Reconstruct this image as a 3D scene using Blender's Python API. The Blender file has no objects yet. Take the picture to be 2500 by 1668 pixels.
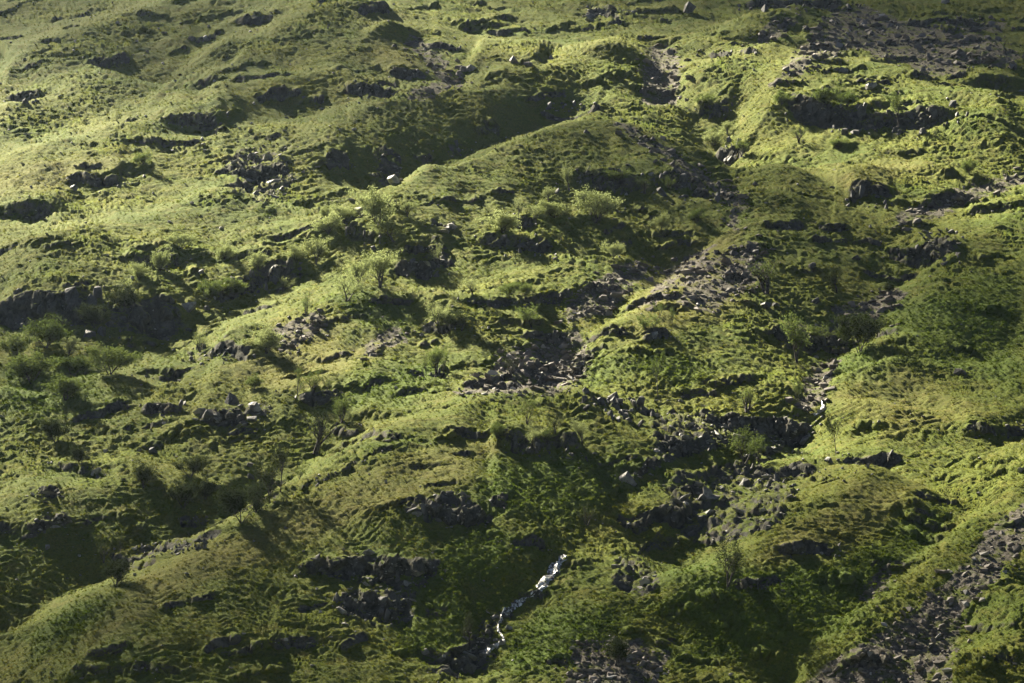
import bpy, math, random
import numpy as np

# ------------------------------------------------------------------ camera
sc = bpy.context.scene
C = sc.collection
F_PX, PITCH = 7089.0, math.radians(18.0)          # focal length in photo pixels (2500 wide), upward tilt
cam_d = bpy.data.cameras.new('camera')
cam_d.sensor_width = 36.0
cam_d.lens = 36.0 * F_PX / 2500.0
cam_d.clip_start, cam_d.clip_end = 0.5, 20000.0
cam = bpy.data.objects.new('camera', cam_d)
cam.rotation_euler = (math.pi / 2 + PITCH, 0, 0)
C.objects.link(cam)
sc.camera = cam

# ------------------------------------------------------------------ light
SUN_EL, SUN_AZ = math.radians(48.0), math.radians(-44.0)   # azimuth from +Y (into the hill), negative = left
w = bpy.data.worlds.new('World'); sc.world = w; w.use_nodes = True
nt = w.node_tree
sky = nt.nodes.new('ShaderNodeTexSky'); sky.sky_type = 'NISHITA'; sky.sun_disc = False
sky.sun_elevation = SUN_EL; sky.sun_rotation = SUN_AZ
sky.altitude = 400; sky.air_density = 0.08; sky.dust_density = 0.1
bg = nt.nodes['Background']; bg.inputs['Strength'].default_value = 0.05
nt.links.new(sky.outputs[0], bg.inputs['Color'])
sd = bpy.data.lights.new('sun', 'SUN'); sd.energy = 5.0; sd.angle = math.radians(0.5); sd.color = (1.0, 0.92, 0.72)
so = bpy.data.objects.new('sun', sd); C.objects.link(so)
so.rotation_euler = (math.pi / 2 - SUN_EL, 0, math.pi - SUN_AZ)
so.location = (-300, 400, 900)
sc.view_settings.view_transform = 'Standard'; sc.view_settings.look = 'None'
sc.view_settings.gamma = 1.0; sc.view_settings.exposure = 2.48
sc.cycles.use_denoising = True
sc.cycles.max_bounces = 6; sc.cycles.transparent_max_bounces = 8; sc.cycles.volume_bounces = 0
sc.cycles.diffuse_bounces = 3; sc.cycles.transmission_bounces = 3; sc.cycles.glossy_bounces = 2

# ------------------------------------------------------------------ helpers
rng = np.random.default_rng(7)
random.seed(7)
_perm = rng.permutation(1024)
_ang = rng.random(1024) * 2 * np.pi
_gx, _gy = np.cos(_ang).astype(np.float32), np.sin(_ang).astype(np.float32)

def perlin(x, y, seed=0):
    x0 = np.floor(x).astype(np.int64); y0 = np.floor(y).astype(np.int64)
    fx = (x - x0).astype(np.float32); fy = (y - y0).astype(np.float32)
    u = fx * fx * fx * (fx * (fx * 6 - 15) + 10); v = fy * fy * fy * (fy * (fy * 6 - 15) + 10)
    def g(ix, iy, dx, dy):
        h = _perm[(_perm[(ix + seed * 131) & 1023] + iy) & 1023]
        return _gx[h] * dx + _gy[h] * dy
    a = g(x0, y0, fx, fy); b = g(x0 + 1, y0, fx - 1, fy)
    c = g(x0, y0 + 1, fx, fy - 1); d = g(x0 + 1, y0 + 1, fx - 1, fy - 1)
    return ((a + u * (b - a)) * (1 - v) + (c + u * (d - c)) * v) * 1.41

def worley(x, y, seed=0):
    """random value of the nearest cell, and distance to the cell border (F2-F1)"""
    x0 = np.floor(x).astype(np.int64); y0 = np.floor(y).astype(np.int64)
    f1 = np.full(x.shape, 9.0); f2 = np.full(x.shape, 9.0); val = np.zeros(x.shape)
    for i in (-1, 0, 1):
        for j in (-1, 0, 1):
            h = _perm[(_perm[(x0 + i + seed * 57) & 1023] + y0 + j) & 1023]
            cx = x0 + i + _perm[(h + 11) & 1023] / 1024.0; cy = y0 + j + _perm[(h + 401) & 1023] / 1024.0
            d = np.hypot(x - cx, y - cy)
            m = d < f1
            f2 = np.where(m, f1, np.minimum(f2, d)); val = np.where(m, h / 1024.0, val); f1 = np.where(m, d, f1)
    return val, f2 - f1

def sstep(a, b, x):
    t = np.clip((x - a) / (b - a), 0, 1)
    return t * t * (3 - 2 * t)

# photo pixel (2500 x 1668) -> ray of the camera: X = k*Y, Z = m*Y
_ca, _sa = math.cos(PITCH), math.sin(PITCH)
def ray(px, py):
    px = np.asarray(px, float); py = np.asarray(py, float)
    v = (834 - py) / F_PX; h = (px - 1250) / F_PX
    dy = _ca - _sa * v
    return h / dy, (_sa + _ca * v) / dy
def project(X, Y, Z):
    zc = Y * _ca + Z * _sa
    return 1250 + F_PX * X / zc, 834 - F_PX * (-Y * _sa + Z * _ca) / zc

# ------------------------------------------------------------------ the hillside: plain slope
Y_FOOT, TAN = 243.0, math.tan(math.radians(36))
def base_z(Y):
    p = TAN * (Y - Y_FOOT) + 0.00012 * np.clip(Y - 500, 0, None) ** 2
    q = -1.75
    return np.where(Y < 150, q, np.log(np.exp(np.clip((p - q) / 3.0, -50, 50)) + 1) * 3.0 + q) * (Y < 330) + p * (Y >= 330)
def solve_Y(m, R):
    """distance at which a thing R metres above the plain slope is seen along the ray m"""
    Y = np.full(len(m), 500.0)
    for _ in range(12):
        g = base_z(Y) + R - m * Y
        Y = np.clip(Y - g / (base_z(Y + .5) - base_z(Y - .5) - m), 250, 2600)
    return Y

# ---- landforms, each a line traced along its crest, bed or face (photo pixels)
# ridge: (points, height m, reach up-slope m, reach down-slope m)
RIDGES = [
 ([(-80,1650),(250,1480),(480,1375),(590,1295),(700,1205),(830,1125),(960,1065),(1100,1012),(1230,965),(1400,955),(1520,955)], 7.5, 12, 30),
 ([(1500,1300),(1560,1225),(1640,1150),(1720,1095),(1790,1065)], 4.5, 7, 14),
 ([(1640,1560),(1720,1460),(1850,1335),(2000,1235),(2090,1180),(2200,1160)], 6.5, 10, 22),
 ([(1900,1690),(2000,1610),(2100,1530),(2250,1405),(2350,1300),(2520,1180),(2650,1090)], 5.5, 9, 10),
 ([(2250,1720),(2333,1655),(2450,1565),(2600,1470)], 4.5, 7, 12),
 ([(2330,1520),(2400,1465),(2500,1400),(2640,1330)], 4, 6, 9),
 ([(930,500),(1000,470),(1100,420),(1250,350),(1400,300),(1470,285),(1540,300),(1620,360),(1720,425),(1790,465)], 15, 9, 26),
 ([(1840,470),(1770,565),(1690,650),(1620,720),(1560,780),(1480,850),(1380,905)], 5, 9, 20),
 ([(1700,330),(1800,275),(1880,210),(1980,160),(2080,130),(2180,168),(2300,218),(2420,262),(2560,300)], 8, 14, 34),
 ([(2100,810),(2140,768),(2205,714),(2270,663),(2377,597),(2520,500),(2640,440)], 5, 8, 22),
 ([(1900,1060),(1990,960),(2080,890),(2180,850),(2330,830)], 3.5, 8, 20),
 ([(2150,880),(2260,950),(2380,1010),(2500,1060)], 2.5, 8, 14),
 ([(-60,190),(0,175),(182,76),(302,33),(429,15),(560,-20)], 9, 16, 34),
 ([(420,175),(538,127),(709,76),(764,40),(860,0)], 9, 15, 36),
 ([(-60,425),(0,400),(153,349),(313,305),(473,265),(640,240)], 5, 10, 24),
 ([(-60,300),(60,265),(180,225),(340,190)], 4, 9, 20),
 ([(480,240),(640,200),(760,185),(900,200)], 4, 9, 20),
 ([(640,420),(800,340),(900,270),(1030,225),(1200,195),(1400,160),(1560,110)], 6, 12, 28),
 ([(900,60),(1000,80),(1060,130),(1130,200)], 3.0, 7, 12),
 ([(1150,120),(1250,105),(1350,130)], 4, 8, 18),
 ([(1480,150),(1530,115),(1580,110)], 4, 8, 14),
 ([(1680,140),(1760,100),(1860,45)], 4, 8, 12),
 ([(1850,120),(1900,80),(1960,35)], 5, 8, 12),
 ([(1640,240),(1720,190),(1830,150),(1920,130)], 4.5, 9, 20),
 ([(480,872),(600,830),(700,780),(850,720),(1000,690)], 5, 9, 26),
 ([(600,1010),(720,950),(850,920),(960,890)], 3.0, 7, 16),
 ([(1000,790),(1150,735),(1300,690),(1450,650)], 4.5, 9, 24),
 ([(-60,1010),(100,960),(300,930)], 3, 9, 20),
 ([(-60,1250),(120,1215),(300,1200),(520,1170)], 3, 9, 18),
 ([(-60,660),(80,600),(260,545),(420,520),(620,470)], 5, 10, 26),
 ([(2020,470),(2100,440),(2200,420),(2320,430)], 4.5, 9, 22),
 ([(1800,520),(1850,470),(1960,430),(2060,410)], 3, 8, 18),
 ([(1180,1090),(1300,1060),(1420,1090)], 3, 8, 14),
 ([(850,1330),(1000,1230),(1120,1200),(1260,1190)], 4, 9, 22),
 ([(1200,1450),(1330,1330),(1420,1290),(1560,1290)], 3, 8, 14),
 ([(2380,160),(2420,125),(2480,130)], 4, 8, 18),
 ([(2330,250),(2460,240),(2560,260)], 3, 7, 14),
 ([(2330,350),(2420,320),(2540,290)], 3.5, 8, 16),
]
# gully: (points, depth m, half width m)
GULLIES = [
 ([(-120,1560),(60,1490),(220,1415),(400,1335),(540,1270),(640,1195),(720,1150)], 1.6, 6),
 ([(-80,1560),(60,1500),(220,1425),(400,1345),(540,1285),(620,1215),(720,1140),(830,1070),(930,1000)], 3.8, 9),
 ([(1500,300),(1620,372),(1740,450),(1805,492),(1795,540),(1740,590),(1650,645),(1570,715),(1500,785),(1400,850),(1330,910),(1240,965)], 3.0, 6),
 ([(1810,480),(1765,420),(1750,350),(1790,275),(1860,210),(1900,190)], 5, 8),
 ([(2330,590),(2240,640),(2180,700),(2120,770),(2040,850),(2000,920),(1995,985),(1950,1060),(1880,1120),(1760,1200),(1690,1300),(1640,1400),(1560,1480)], 3.8, 7),
 ([(1760,1075),(1680,1120),(1600,1160),(1520,1230),(1430,1310),(1370,1360),(1310,1440),(1230,1510),(1170,1600),(1130,1690)], 2.8, 6),
 ([(1860,1690),(1960,1600),(2060,1510),(2200,1400),(2300,1290),(2460,1180)], 4.5, 8),
 ([(2260,1600),(2360,1500),(2460,1430),(2560,1360)], 3.2, 7),
 ([(880,475),(1000,432),(1140,380),(1280,312),(1400,265),(1500,255)], 5.5, 9),
 ([(970,60),(1030,120),(1110,195),(1180,230)], 3, 6),
 ([(1590,100),(1620,180),(1610,260)], 2.6, 7),
 ([(1920,45),(1880,95),(1830,115)], 2.4, 5),
 ([(330,330),(560,310),(760,270),(900,235)], 2.2, 9),
 ([(-60,950),(150,940),(330,870),(470,805),(620,735),(760,665),(880,600)], 3, 10),
 ([(2200,1000),(2300,920),(2420,850),(2560,800)], 2.6, 8),
 ([(600,130),(450,180),(300,190)], 2, 9),
]
# crag: (points along the middle of the rock face, face height in photo pixels, share of bare rock)
CRAGS = [
 ([(-60,770),(0,765),(120,755),(250,775),(380,785),(480,770)], 115, .75),
 ([(490,735),(600,700),(690,665),(740,650)], 62, .6),
 ([(840,570),(880,590),(930,600)], 62, .5), ([(955,655),(1010,660),(1070,668)], 46, .7),
 ([(1150,595),(1250,600),(1365,612)], 50, .5), ([(1195,542),(1320,548)], 40, .5), ([(1400,538),(1480,548)], 34, .3),
 ([(1340,445),(1430,440),(1520,448),(1620,450),(1700,470),(1770,480)], 66, .45),
 ([(1680,455),(1760,480),(1800,492)], 40, .8),
 ([(1880,262),(1960,275),(2050,290),(2130,302),(2200,302),(2290,285),(2380,280)], 86, .7),
 ([(2060,485),(2130,492),(2190,486)], 46, .7), ([(2300,442),(2350,445),(2400,440)], 34, .3), ([(2140,615),(2230,628),(2350,622)], 52, .5),
 ([(460,868),(540,872),(625,886)], 44, .7), ([(330,915),(400,905),(470,905)], 34, .4),
 ([(335,1005),(400,1004),(460,1003)], 36, .8), ([(480,1025),(560,1020),(600,1022)], 30, .7),
 ([(715,975),(780,972),(840,960)], 32, .7), ([(800,1046),(850,1042),(890,1050)], 22, .6),
 ([(1020,806),(1090,808),(1155,800)], 26, .6), ([(1100,742),(1250,738),(1360,735),(1500,692)], 28, .5),
 ([(1260,820),(1330,818),(1395,815)], 24, .8), ([(985,914),(1040,918),(1100,908)], 20, .6), ([(1395,880),(1440,876),(1480,860)], 30, .4),
 ([(1110,950),(1200,948),(1310,940)], 24, .8), ([(1420,985),(1500,1000),(1560,1012),(1600,1020)], 72, .95),
 ([(1190,1085),(1280,1100),(1360,1100),(1440,1110)], 46, .45), ([(1650,965),(1700,972),(1760,970)], 24, .6),
 ([(1715,1030),(1780,1036),(1860,1042),(1930,1038),(1985,1025)], 48, .9),
 ([(1610,1090),(1650,1092),(1700,1080)], 42, .8), ([(1830,1160),(1910,1160),(2005,1150)], 46, .9),
 ([(2040,1130),(2120,1128),(2220,1120)], 38, .8), ([(1025,1245),(1100,1250),(1190,1262)], 52, .85), ([(1195,1228),(1245,1230)], 36, .9),
 ([(690,1390),(800,1385),(900,1395),(1000,1405),(1100,1400)], 50, .6), ([(800,1480),(900,1490),(1010,1475)], 52, .6),
 ([(240,1345),(360,1350),(470,1340),(560,1310)], 30, .8), ([(280,1400),(380,1390)], 34, .5),
 ([(1880,1350),(1960,1352),(2055,1348)], 28, .8), ([(1775,1430),(1850,1430),(1925,1425)], 26, .8),
 ([(1000,1600),(1090,1592),(1180,1600)], 46, .4), ([(1020,1650),(1120,1640)], 30, .8),
 ([(1790,12),(1900,16),(2080,14)], 42, .85), ([(1430,30),(1500,40)], 30, .9), ([(1030,120),(1100,126),(1140,128)], 24, .8),
 ([(945,185),(1000,184),(1050,186)], 34, .7), ([(820,228),(900,230),(975,224)], 44, .6), ([(715,246),(760,246),(800,244)], 32, .5),
 ([(385,292),(470,292),(560,294)], 36, .55), ([(285,345),(400,348),(515,344)], 24, .5), ([(145,440),(220,446),(310,440)], 36, .5),
 ([(-60,520),(40,515),(150,525)], 62, .4), ([(790,395),(860,400)], 40, .6), ([(1090,368),(1155,366)], 40, .6), ([(1135,322),(1235,318)], 42, .4),
 ([(1300,262),(1390,264),(1475,268)], 32, .8), ([(1715,132),(1780,132),(1850,136)], 24, .7), ([(2325,200),(2400,205),(2520,200)], 60, .35),
 ([(1735,370),(1780,372),(1830,368)], 60, .6), ([(1690,265),(1740,275),(1790,265)], 46, .5), ([(2330,1058),(2420,1060),(2520,1050)], 34, .5),
 ([(-60,1300),(20,1300),(115,1296)], 36, .5), ([(90,1210),(150,1205)], 22, .8), ([(2200,105),(2290,104),(2380,106)], 26, .4),
 ([(1000,385),(1060,380)], 26, .6), ([(560,430),(640,420),(720,415)], 34, .5), ([(300,640),(400,650),(460,640)], 40, .4), ([(600,340),(700,330)], 24, .6),
 ([(2180,60),(2300,62),(2420,55)], 24, .6), ([(2350,520),(2440,520),(2520,510)], 36, .4), ([(1990,560),(2080,565)], 20, .6),
 ([(1930,840),(2000,830),(2090,842)], 26, .7), ([(2130,815),(2200,820)], 24, .5), ([(1560,835),(1640,820)], 26, .7), ([(1000,1085),(860,1130),(700,1230)][::-1], 9, .5),
 ([(200,160),(330,140)], 36, .5), ([(560,60),(680,40)], 36, .6), ([(0,240),(110,235)], 44, .5), ([(470,200),(560,190)], 34, .4), ([(860,30),(960,28)], 44, .6),
 ([(1180,80),(1300,75)], 26, .6), ([(1560,330),(1640,345)], 24, .7), ([(120,1130),(200,1150),(260,1160)], 26, .4), ([(430,1270),(520,1265)], 24, .5),
 ([(2080,200),(2180,205)], 22, .7), ([(1240,1330),(1340,1340)], 30, .7), ([(1480,1270),(1600,1290),(1700,1270)], 40, .7), ([(2150,1250),(2260,1240)], 20, .3),
 ([(120,1660),(300,1640),(480,1640)], 30, .4), ([(650,1560),(800,1570)], 30, .5), ([(2360,1620),(2480,1600)], 30, .4), ([(1900,560),(1960,556)], 16, .6),
]

def smooth(a, n=4):
    for _ in range(n if len(a) > 2 else 0):
        a = np.r_[a[0], .25 * a[:-2] + .5 * a[1:-1] + .25 * a[2:], a[-1]]
    return a
# thin ledges and breaks of turf all over the slope, following its grain
_lr = random.Random(21)
for _ in range(300):
    x = _lr.uniform(-80, 2580); y = 1690 * _lr.random() ** 1.25 - 20
    if (abs(y - (1480 - .42 * (x - 250))) < 70 and x < 900) or (abs(y - (1330 - .55 * (x - 1860))) < 60 and 1700 < x < 2200): continue   # the two smooth spurs
    if 960 < x < 1800 and 270 < y < 420: continue                   # the grassy knoll
    wd_ = _lr.uniform(50, 190); tilt = (-.24 if x < 900 else -.10 if x < 1700 else .02) + _lr.gauss(0, .08)
    CRAGS.append(([(x - wd_ / 2, y - tilt * wd_ / 2), (x, y + _lr.gauss(-3, 4)), (x + wd_ / 2, y + tilt * wd_ / 2)], _lr.uniform(9, 24), _lr.uniform(.15, .6)))
class Line:
    def __init__(self, pts):
        p = np.array(pts, float)
        seg = np.hypot(*np.diff(p, axis=0).T); t = np.r_[0, np.cumsum(seg)]
        n = max(2, int(t[-1] / 45) + 1); s = np.linspace(0, t[-1], n)
        self.px = np.interp(s, t, p[:, 0]); self.py = np.interp(s, t, p[:, 1])
        self.k, self.m = ray(self.px, self.py)
        self.place(np.zeros(n))
    def place(self, R):
        self.Y = smooth(solve_Y(self.m, smooth(R))); self.X = self.k * self.Y
    def dist(self, X, Y, reach):
        """indices of near points, signed distance (positive up-slope) and position 0..1 along the line"""
        lo = (self.X.min() - reach, self.Y.min() - reach); hi = (self.X.max() + reach, self.Y.max() + reach)
        idx = np.nonzero((X > lo[0]) & (X < hi[0]) & (Y > lo[1]) & (Y < hi[1]))[0]
        x, y = X[idx], Y[idx]
        best = np.full(len(idx), 1e9); sg = np.ones(len(idx)); tt = np.zeros(len(idx))
        dX, dY = np.diff(self.X), np.diff(self.Y)
        ln = np.hypot(dX, dY) + 1e-6; cum = np.r_[0, np.cumsum(ln)]
        order = 1.0 if self.X[-1] >= self.X[0] else -1.0
        nx, ny = -dY / ln * order, dX / ln * order
        vx = np.r_[nx[0], (nx[1:] + nx[:-1]) / 2, nx[-1]]; vy = np.r_[ny[0], (ny[1:] + ny[:-1]) / 2, ny[-1]]
        for i in range(len(ln)):
            ax, ay = self.X[i], self.Y[i]
            u = np.clip(((x - ax) * dX[i] + (y - ay) * dY[i]) / ln[i] ** 2, 0, 1)
            ex, ey = x - ax - u * dX[i], y - ay - u * dY[i]
            d = np.hypot(ex, ey)
            m = d < best
            best[m] = d[m]; tt[m] = (cum[i] + u[m] * ln[i]) / cum[-1]
            sg[m] = np.sign(ex * (vx[i] + u * (vx[i + 1] - vx[i])) + ey * (vy[i] + u * (vy[i + 1] - vy[i])))[m]
        return idx, best * np.where(sg == 0, 1, sg), tt, cum[-1]

for L in (RIDGES, GULLIES, CRAGS):
    for i, a in enumerate(L): L[i] = (Line(a[0]),) + tuple(a[1:])

def broad(X, Y):
    """large relief: swells, ridges, gullies"""
    R = 1.6 * perlin(X / 70, Y / 95, 1) + .9 * perlin(X / 27, Y / 38, 2)
    for ln, H, su, sd_ in RIDGES:
        i, d, t, L = ln.dist(X, Y, 2.6 * max(su, sd_))
        win = sstep(0, .16, t) * sstep(0, .16, 1 - t)
        R[i] += .78 * H * win * np.where(d > 0, np.exp(-(np.abs(d) / su) ** 1.5), np.exp(-(np.abs(d) / sd_) ** 1.5))
    for ln, D, wd in GULLIES:
        i, d, t, L = ln.dist(X, Y, 2.6 * wd)
        win = sstep(0, .12, t) * sstep(0, .12, 1 - t)
        R[i] -= D * win * np.exp(-(np.abs(d) / wd) ** 1.4)
    return R

def crags(X, Y, R, want_mask=False):
    rock = np.zeros(X.shape); face = np.zeros(X.shape)
    jx = 1.3 * perlin(X / 5.0, Y / 6.0, 5) + .5 * perlin(X / 1.8, Y / 2.5, 6)
    for n, (ln, hp, share) in enumerate(CRAGS):
        H = hp * float(np.mean(ln.Y)) / F_PX * 1.05
        wd = .16 * H + .25
        up, dn = 1.5 * H + 1.5, 1.0 * H + 1
        i, d, t, L = ln.dist(X, Y, 3 * up)
        d = d + jx[i] * min(1.0, .35 + H * .12)
        along = .62 + .5 * perlin(t * L / (1.6 * H + 2) + n * 7.3, t * 0 + n * 3.1, 8) + .1 * perlin(t * L / 1.7 + n * 3.3, t * 0 + n, 9)
        win = sstep(0, .2, t) * sstep(0, .2, 1 - t) * np.clip(along, .15, 1.05)
        f = sstep(-wd, wd, d)
        prof = np.where(d > 0, np.exp(-(np.abs(d) / up) ** 1.3), np.exp(-(np.abs(d) / dn) ** 1.3)) * (f - .48)
        R[i] += H * win * prof
        if want_mask:
            fm = np.exp(-(d / (wd * 1.15)) ** 4) * np.clip(win * 1.6, 0, 1)
            face[i] = np.maximum(face[i], fm); rock[i] = np.maximum(rock[i], fm * share)
    return (R, face, rock) if want_mask else R

# settle every traced line on the surface that results from all of them
_all = [a[0] for L in (RIDGES, GULLIES, CRAGS) for a in L]
for it in range(6):
    cut = np.cumsum([len(l.X) for l in _all])[:-1]
    Rn = broad(np.concatenate([l.X for l in _all]), np.concatenate([l.Y for l in _all]))
    for l, r in zip(_all, np.split(Rn, cut)):
        l.newR = r if it == 0 else .5 * r + .5 * l.newR
        l.place(l.newR)

# ------------------------------------------------------------------ ground cover areas (photo pixels)
SCREE = [  # polygons of loose stone
 [(2100,12),(2140,35),(2220,62),(2400,88),(2500,130),(2470,165),(2360,155),(2335,190),(2250,185),(2180,152),(2080,122),(1990,158),(1930,195),(1890,205),(1950,135),(1985,85),(2030,40)],
 [(1590,118),(1645,118),(1665,200),(1640,255),(1580,255),(1560,200)], [(1905,45),(1945,45),(1905,90),(1850,112),(1868,72)],
 [(1490,298),(1540,312),(1640,370),(1760,450),(1825,490),(1800,560),(1770,560),(1780,500),(1700,440),(1600,375)],
 [(1545,640),(1600,650),(1480,765),(1385,795),(1365,770),(1450,690)], [(1620,665),(1740,600),(1700,650),(1590,760),(1560,750)],
 [(1240,860),(1400,815),(1440,870),(1400,950),(1260,970),(1120,965)], [(2170,540),(2290,480),(2500,425),(2500,445),(2330,505),(2210,560)],
 [(1775,640),(1850,590),(1870,640),(1820,730),(1770,720)], [(2040,760),(2180,700),(2210,715),(2130,790),(2050,800)],
 [(2050,1610),(2160,1545),(2310,1425),(2420,1300),(2520,1205),(2520,1340),(2350,1500),(2310,1690),(1950,1690)],
 [(1400,1580),(1500,1550),(1620,1600),(1600,1690),(1380,1690)], [(870,860),(960,805),(970,830),(890,880)],
 [(990,80),(1030,110),(1120,190),(1130,215),(1000,250),(985,240),(1080,200),(1020,140)],
 [(1790,610),(1700,650),(1650,740),(1740,760),(1830,700)], [(1980,900),(2040,880),(2020,960),(1980,1010),(1950,1000)],
 [(2330,40),(2450,60),(2440,80),(2330,75)], [(650,830),(760,760),(800,790),(700,880)], [(2110,1440),(2180,1390),(2160,1440),(2100,1480)],
]
BRACKEN = [  # polygons of deep green fern
 [(840,740),(1000,740),(960,810),(850,840)], [(850,920),(1060,880),(1100,920),(980,990),(850,990)], [(1180,1130),(1500,1120),(1540,1200),(1400,1290),(1200,1260)],
 [(1450,880),(1700,850),(1800,900),(1650,950),(1450,940)], [(2150,760),(2500,640),(2500,960),(2300,900),(2180,850)], [(1650,1400),(2000,1380),(2300,1300),(2050,1560),(1650,1640)],
 [(1200,1560),(1400,1480),(1600,1480),(1500,1600),(1250,1668)], [(50,1560),(300,1440),(330,1470),(80,1620)], [(1900,1540),(2280,1230),(2320,1260),(2000,1560)], [(1100,1290),(1300,1330),(1100,1500),(980,1500)],
 [(0,900),(200,880),(300,960),(100,1020),(0,1000)], [(1000,1480),(1240,1440),(1150,1580),(950,1600)], [(2000,880),(2120,850),(2250,880),(2100,930)],
]
BARE = [  # polygons of smooth pale slab and broken rock
 [(1580,1010),(1720,1000),(1900,1060),(1960,1080),(1760,1100),(1640,1130),(1560,1190),(1500,1200),(1600,1120)], [(1620,1170),(1800,1130),(1960,1190),(1900,1290),(1750,1330),(1620,1290)],
 [(1260,880),(1420,890),(1440,930),(1330,930)], [(990,1220),(1130,1200),(1190,1270),(1080,1290),(1010,1270)], [(560,380),(700,350),(720,470),(640,500),(560,470)], [(920,370),(980,390),(980,450),(930,445)],
 [(1440,20),(1530,20),(1520,55),(1440,50)], [(1060,540),(1130,545),(1100,580),(1040,570)], [(1030,620),(1090,615),(1090,650),(990,650)], [(2230,560),(2350,570),(2350,620),(2260,610)],
 [(850,1350),(1100,1370),(1000,1450),(830,1440)], [(820,1450),(1010,1440),(1000,1530),(830,1530)], [(60,1270),(180,1250),(170,1300),(80,1310)], [(70,1195),(160,1195),(150,1220),(80,1220)], [(1490,1380),(1560,1360),(1620,1420),(1580,1450),(1500,1440)],
 [(2000,1000),(1960,1100),(1850,1140),(1800,1110),(1900,1060)], [(1180,1500),(1260,1480),(1200,1620),(1100,1668),(1050,1668)], [(320,1340),(500,1310),(480,1350),(340,1370)], [(1170,1560),(1230,1600),(1150,1640)], [(1880,800),(2060,790),(2050,850),(1920,850)], [(480,1010),(650,980),(680,1010),(560,1060)],
]
OCHRE = [ # drier, browner grass
 [(250,1460),(800,1200),(1000,1100),(1250,1080),(1150,1180),(900,1260),(500,1430),(200,1600)], [(1800,1380),(2080,1180),(2250,1180),(2150,1300),(1900,1400)], [(2150,860),(2300,950),(2420,1010),(2200,1060),(2020,980)],
 [(700,760),(900,780),(960,850),(800,930),(620,960),(560,900)], [(900,100),(1000,110),(1050,180),(900,170)], [(1600,640),(1800,560),(1820,760),(1500,860)], [(2030,430),(2200,380),(2300,420),(2100,470)], [(-50,430),(300,380),(200,450),(-50,500)],
]

def poly_mask(polys, PX, PY, wob, soft=14.0):
    out = np.zeros(PX.shape)
    for p in polys:
        q = np.array(p, float)
        i = np.nonzero((PX > q[:, 0].min() - 60) & (PX < q[:, 0].max() + 60) & (PY > q[:, 1].min() - 60) & (PY < q[:, 1].max() + 60))[0]
        if not len(i): continue
        x, y = PX[i], PY[i]
        ins = np.zeros(len(i), bool); dist = np.full(len(i), 1e9)
        for a, b in zip(q, np.roll(q, -1, axis=0)):
            c = (a[1] > y) != (b[1] > y)
            ins ^= c & (x < (b[0] - a[0]) * (y - a[1]) / (b[1] - a[1] + 1e-9) + a[0])
            e = b - a; u = np.clip(((x - a[0]) * e[0] + (y - a[1]) * e[1]) / (e @ e), 0, 1)
            dist = np.minimum(dist, np.hypot(x - a[0] - u * e[0], (y - a[1] - u * e[1]) * 1.8))
        s = np.where(ins, dist, -dist)
        out[i] = np.maximum(out[i], sstep(-soft, soft, s + wob[i] * 26))
    return out

# ------------------------------------------------------------------ the hillside mesh
def ground(X, Y, full=True):
    sh = X.shape; X = X.ravel(); Y = Y.ravel()
    R = broad(X, Y)
    R, face, rock = crags(X, Y, R, True)
    Z = base_z(Y) + R
    return Z.reshape(sh), face.reshape(sh), rock.reshape(sh)

NCOL, NROW = 790, 1240
kd = np.linspace(-.2, .2, 330)
Ym = np.exp(np.linspace(math.log(290), math.log(900), 2000))
Xg = kd[:, None] * Ym[None, :]; Yg = np.broadcast_to(Ym, Xg.shape)
Zg, _, _ = ground(Xg, Yg)
_, PYg = project(Xg, Yg, Zg)
step = -np.diff(PYg, axis=1)                                   # photo pixels gained per sample
wgt = np.where(step > 0, step, -.35 * step) + .35 * np.diff(Ym)[None] / Ym[None, 1:] * 900 * .35
in_view = (PYg[:, 1:] < 1740) & (PYg[:, 1:] > -60)
wgt = np.where(in_view, wgt, wgt * .2)
ker = np.ones(13) / 13
wgt = np.apply_along_axis(lambda c: np.convolve(np.pad(c, 6, 'edge'), ker, 'valid'), 0, wgt)
cum = np.concatenate([np.zeros((len(kd), 1)), np.cumsum(wgt, 1)], 1); cum /= cum[:, -1:]
rows = np.array([np.interp(np.linspace(0, 1, NROW), cum[i], Ym) for i in range(len(kd))])
kc = np.linspace(-.2, .2, NCOL)
fi = (kc - kd[0]) / (kd[1] - kd[0]); i0 = np.clip(fi.astype(int), 0, len(kd) - 2); fr = (fi - i0)[:, None]
Yr = rows[i0] * (1 - fr) + rows[i0 + 1] * fr
# coarse skirt: further sideways, down to the valley floor, up to the brow
ks = .2 + np.cumsum(np.r_[.00055 * 1.055 ** np.arange(1, 50), .02 * 1.35 ** np.arange(1, 8)])
kc = np.r_[-ks[::-1], kc, ks]
Yr = np.concatenate([np.repeat(Yr[:1], len(ks), 0), Yr, np.repeat(Yr[-1:], len(ks), 0)])
lowY = np.linspace(4, 287, 74); hiY = np.linspace(903, 1100, 60)
Yr = np.concatenate([np.repeat(lowY[None], len(kc), 0), Yr, np.repeat(hiY[None], len(kc), 0)], 1)
nc, nr = Yr.shape
Xv = (kc[:, None] * Yr).ravel(); Yv = Yr.ravel().copy()
Zv, FACE, ROCK = ground(Xv, Yv)
PXv, PYv = project(Xv, Yv, Zv)
wob = perlin(Xv / 7, Yv / 9, 21) + .6 * perlin(Xv / 2.2, Yv / 3, 22)
scree = poly_mask(SCREE, PXv, PYv, wob); bracken = poly_mask(BRACKEN, PXv, PYv, wob * 1.6, 60)
bare = poly_mask(BARE, PXv, PYv, wob, 20); ochre = poly_mask(OCHRE, PXv, PYv, wob, 40)
fine = sstep(120, 240, Yv)
grassy = (1 - .75 * FACE) * (1 - .7 * scree)
def billow(x, y, s): return 1 - np.abs(perlin(x, y, s)) * 2
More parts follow.
